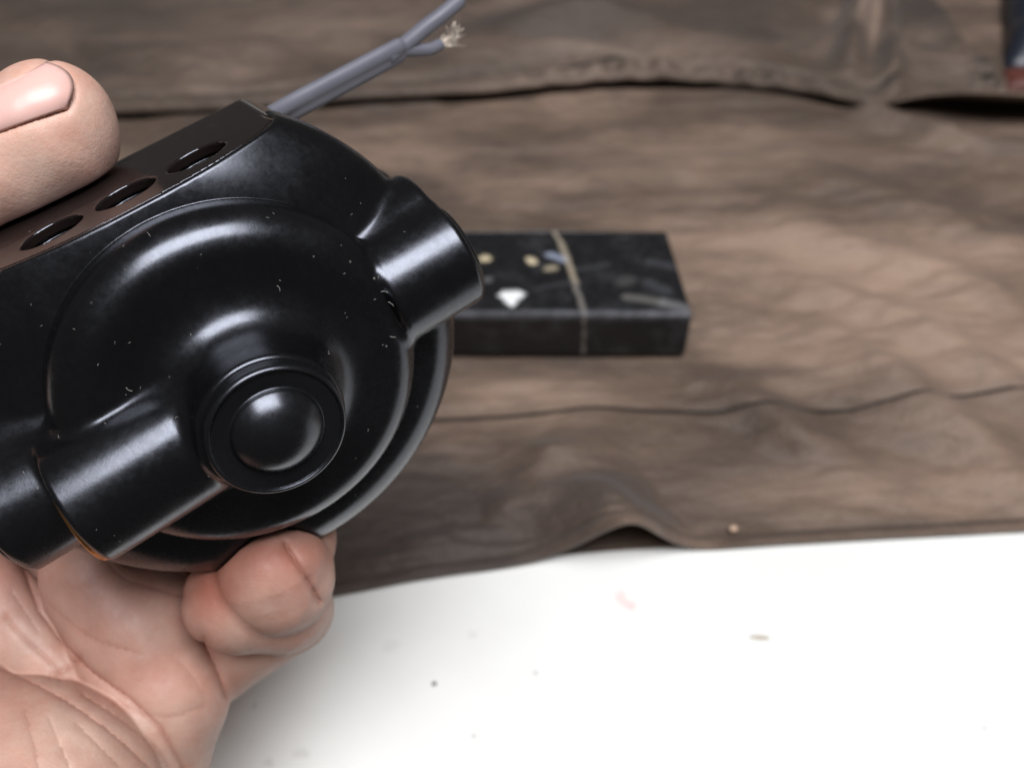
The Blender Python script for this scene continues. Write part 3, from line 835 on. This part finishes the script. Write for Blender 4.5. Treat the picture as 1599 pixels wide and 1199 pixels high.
CREASE = [  # picture points of a fold, depth mm, width px
    ([(22, 862), (42, 900), (62, 955), (100, 1005), (145, 1050), (205, 1092), (250, 1135), (285, 1199)], 1.1, 11),
    ([(60, 925), (100, 965), (150, 1000), (215, 1020)], 0.35, 12),
    ([(165, 875), (200, 905), (285, 930)], 0.5, 10),
    ([(5, 960), (40, 1000), (80, 1035), (95, 1060)], 0.5, 7), ([(80, 1055), (105, 1042), (124, 1030)], 0.5, 6),
    ([(130, 1085), (180, 1117), (235, 1160), (262, 1199)], 0.6, 8),
    ([(-10, 1040), (50, 1065), (110, 1098), (170, 1140), (230, 1195)], 0.7, 9),
    ([(445, 850), (462, 878), (482, 910), (498, 938)], 1.2, 7),
    ([(318, 1000), (338, 1040), (352, 1085)], 1.0, 9),
    ([(180, 1100), (260, 1120), (320, 1100)], 0.35, 14),
    ([(120, 1130), (165, 1175), (190, 1199)], 0.35, 8), ([(40, 1110), (62, 1199)], 0.30, 8), ([(75, 1120), (110, 1199)], 0.25, 7),
    ([(240, 1000), (290, 1040), (320, 1085)], 0.25, 9), ([(20, 925), (60, 985)], 0.3, 7),
    ([(-80, 236), (0, 207), (60, 186), (102, 170)], 0.75, 7), ([(102, 170), (116, 150), (104, 118), (78, 101)], 0.6, 6),
    ([(-80, 166), (0, 140), (76, 101)], 0.5, 6),
]
BULGE = [((475, 880), 0.5, 22), ((300, 1085), 0.9, 40), ((200, 960), 0.6, 60), ((150, 1150), 0.7, 40)]
def seg_dist(qx, qy, pl):
    best = np.full(np.shape(qx), 1e9)
    for (x0, y0), (x1, y1) in zip(pl[:-1], pl[1:]):
        dx, dy = x1 - x0, y1 - y0
        t = np.clip(((qx - x0) * dx + (qy - y0) * dy) / (dx * dx + dy * dy), 0, 1)
        best = np.minimum(best, np.hypot(qx - x0 - t * dx, qy - y0 - t * dy))
    return best
CREASE = [(spline(p, 8) if len(p) > 2 else np.array(p, float), a, w) for p, a, w in CREASE]
CUT = np.stack([u_ax, v_ax, n_ax], 1)
def f_hand(X, Y, Z):
    d = None
    for ki, ko, cones in HAND:
        g = None
        for a, b, ra, rb in cones:
            q = rcone(X, Y, Z, a, b, ra, rb)
            g = q if g is None else smin(g, q, ki * 0.5)
        d = g if d is None else smin(d, g, ko)
    qx, qy = px_of(X, Y, Z)
    front = np.clip((212 + Z) / 10 + 1.2, 0, 1)          # only the side towards the lens is creased
    for pl, a, w in CREASE:
        lo_, hi_ = pl.min(0) - 4 * w, pl.max(0) + 4 * w
        k = np.nonzero((qx > lo_[0]) & (qx < hi_[0]) & (qy > lo_[1]) & (qy < hi_[1]) & (front > 0))[0]
        if len(k): d[k] += a * front[k] * np.maximum(np.exp(-seg_dist(qx[k], qy[k], pl) / w) - 0.018, 0)
    for (bx, by), a, w in BULGE:
        d = d - a * front * np.exp(-((qx - bx) ** 2 + (qy - by) ** 2) / w ** 2)
    # fingers rest on the motor: pressed flat where they meet it
    P = np.stack([X - O_m[0], Y - O_m[1], Z - O_m[2]], -1) @ CUT
    u, v, n = P[..., 0], P[..., 1], P[..., 2]
    r = np.hypot(u, v)
    mot = np.maximum(shell(r, n, v), -50.0 - n)
    mot = smax(mot, v - 36.3, 0.8)
    mot = np.minimum(mot, xcyl(np.abs(u), np.hypot(v, n + 12.0), 13.0, 20, 51, 1.3))
    mot = np.minimum(mot, xcyl(u, np.hypot(v + 0.6, n), 11.5, -36, 0, 1.0))
    return smax(d, 0.15 - mot, 0.8)

lo = np.array([-185.0, -205.0, -290.0]); hi = np.array([-20.0, 62.0, -148.0])
hand, HP, HN = surface("person", f_hand, lo, hi, 0.55, M_SKIN, None, to_world, lambda N: N @ CAMR.T)
tag(hand, "bare left hand with thumb on top, gripping the black bakelite motor from below", "person")
# skin tone with some shade painted in: redder pads and knuckles, paler heel
qx, qy = px_of(HP[:, 0], HP[:, 1], HP[:, 2])
base_t = np.array([0.56, 0.345, 0.272]); red = np.array([0.55, 0.185, 0.125]); pale = np.array([0.71, 0.475, 0.38]); pink = np.array([0.54, 0.30, 0.245])
tone = np.tile(base_t, (len(HP), 1))
def paint(c, px, py, sx, sy, amt):
    w = amt * np.exp(-((qx - px) / sx) ** 2 - ((qy - py) / sy) ** 2)
    tone[:] = tone * (1 - w[:, None]) + c * w[:, None]
paint(red, 440, 868, 70, 34, 0.75); paint(red, 325, 915, 45, 60, 0.75); paint(pink, 480, 900, 45, 60, 0.5)
paint(pink, 120, 930, 160, 90, 0.6); paint(red, 260, 1050, 60, 40, 0.35); paint(pale, 60, 1180, 160, 70, 0.7)
paint(pale, 200, 1180, 90, 60, 0.5); paint(pink, 120, 220, 50, 70, 0.5); paint(pale, 20, 280, 60, 50, 0.5); paint(pale, 60, 1030, 60, 60, 0.3)
paint(pink, 20, 890, 40, 30, 0.5)
for pl, a, w in CREASE[:12]:  # redder skin in the creases, with the folds' shade painted in
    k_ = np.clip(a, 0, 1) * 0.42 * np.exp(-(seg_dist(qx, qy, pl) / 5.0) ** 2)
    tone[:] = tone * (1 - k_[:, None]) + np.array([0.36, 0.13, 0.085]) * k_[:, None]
paint(pale, 60, 240, 170, 150, 0.75)
palm_shade = 0.79 + 0.18 * np.clip((560 - qy) / 200, 0, 1)     # palm painted darker than the thumb, as shade below the motor
tone *= (palm_shade + 0.05 * vnoise(qx / 24, qy / 24, 31))[:, None]
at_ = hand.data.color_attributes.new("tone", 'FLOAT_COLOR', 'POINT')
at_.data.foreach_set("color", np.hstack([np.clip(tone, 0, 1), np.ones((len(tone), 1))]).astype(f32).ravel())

# thumb nail: laid on the thumb surface
def nail_px(s, t):                       # s from the cuticle to the free edge, t across
    lo_ = (1 - s) * np.array([-75, 232]) + s * np.array([100, 168])
    hi_ = (1 - s) * np.array([-82, 170]) + s * np.array([74, 103])
    bow = 26 * s * (1 - (2 * t - 1) ** 2)
    return lo_ + (hi_ - lo_) * t + bow * np.array([0.80, -0.30])
nu, nv_ = 34, 22
vs, ns = [], []
pp = np.array([[nail_px(i / (nu - 1), j / (nv_ - 1)) for j in range(nv_)] for i in range(nu)]).reshape(-1, 2)
dirs = np.stack([(pp[:, 0] - CX) / FPX, -(pp[:, 1] - CY) / FPX, -np.ones(len(pp))], 1)
tt = np.full(len(pp), 140.0)
for _ in range(80):
    q = dirs * tt[:, None]
    tt = tt + np.clip(f_hand(q[:, 0], q[:, 1], q[:, 2]), -1, 5) * 0.7
q = dirs * tt[:, None]
e = 0.2
Gn = np.stack([f_hand(q[:, 0] + e, q[:, 1], q[:, 2]) - f_hand(q[:, 0] - e, q[:, 1], q[:, 2]),
               f_hand(q[:, 0], q[:, 1] + e, q[:, 2]) - f_hand(q[:, 0], q[:, 1] - e, q[:, 2]),
               f_hand(q[:, 0], q[:, 1], q[:, 2] + e) - f_hand(q[:, 0], q[:, 1], q[:, 2] - e)], 1)
Gn /= np.linalg.norm(Gn, axis=1, keepdims=True)
ss = np.repeat(np.linspace(0, 1, nu), nv_); tj = np.tile(np.linspace(0, 1, nv_), nu)
lift = 0.10 + 0.30 * np.clip((ss - 0.65) / 0.35, 0, 1) + 0.35 * (1 - (2 * tj - 1) ** 2) + 0.08 * np.abs(2 * tj - 1) ** 6
q2 = q + Gn * lift[:, None]
nail = mesh_obj("thumb_nail", to_world(q2), grid_faces(nu, nv_), M_NAIL, hand)
md = nail.modifiers.new("thickness", 'SOLIDIFY'); md.thickness = 0.0004; md.offset = 0
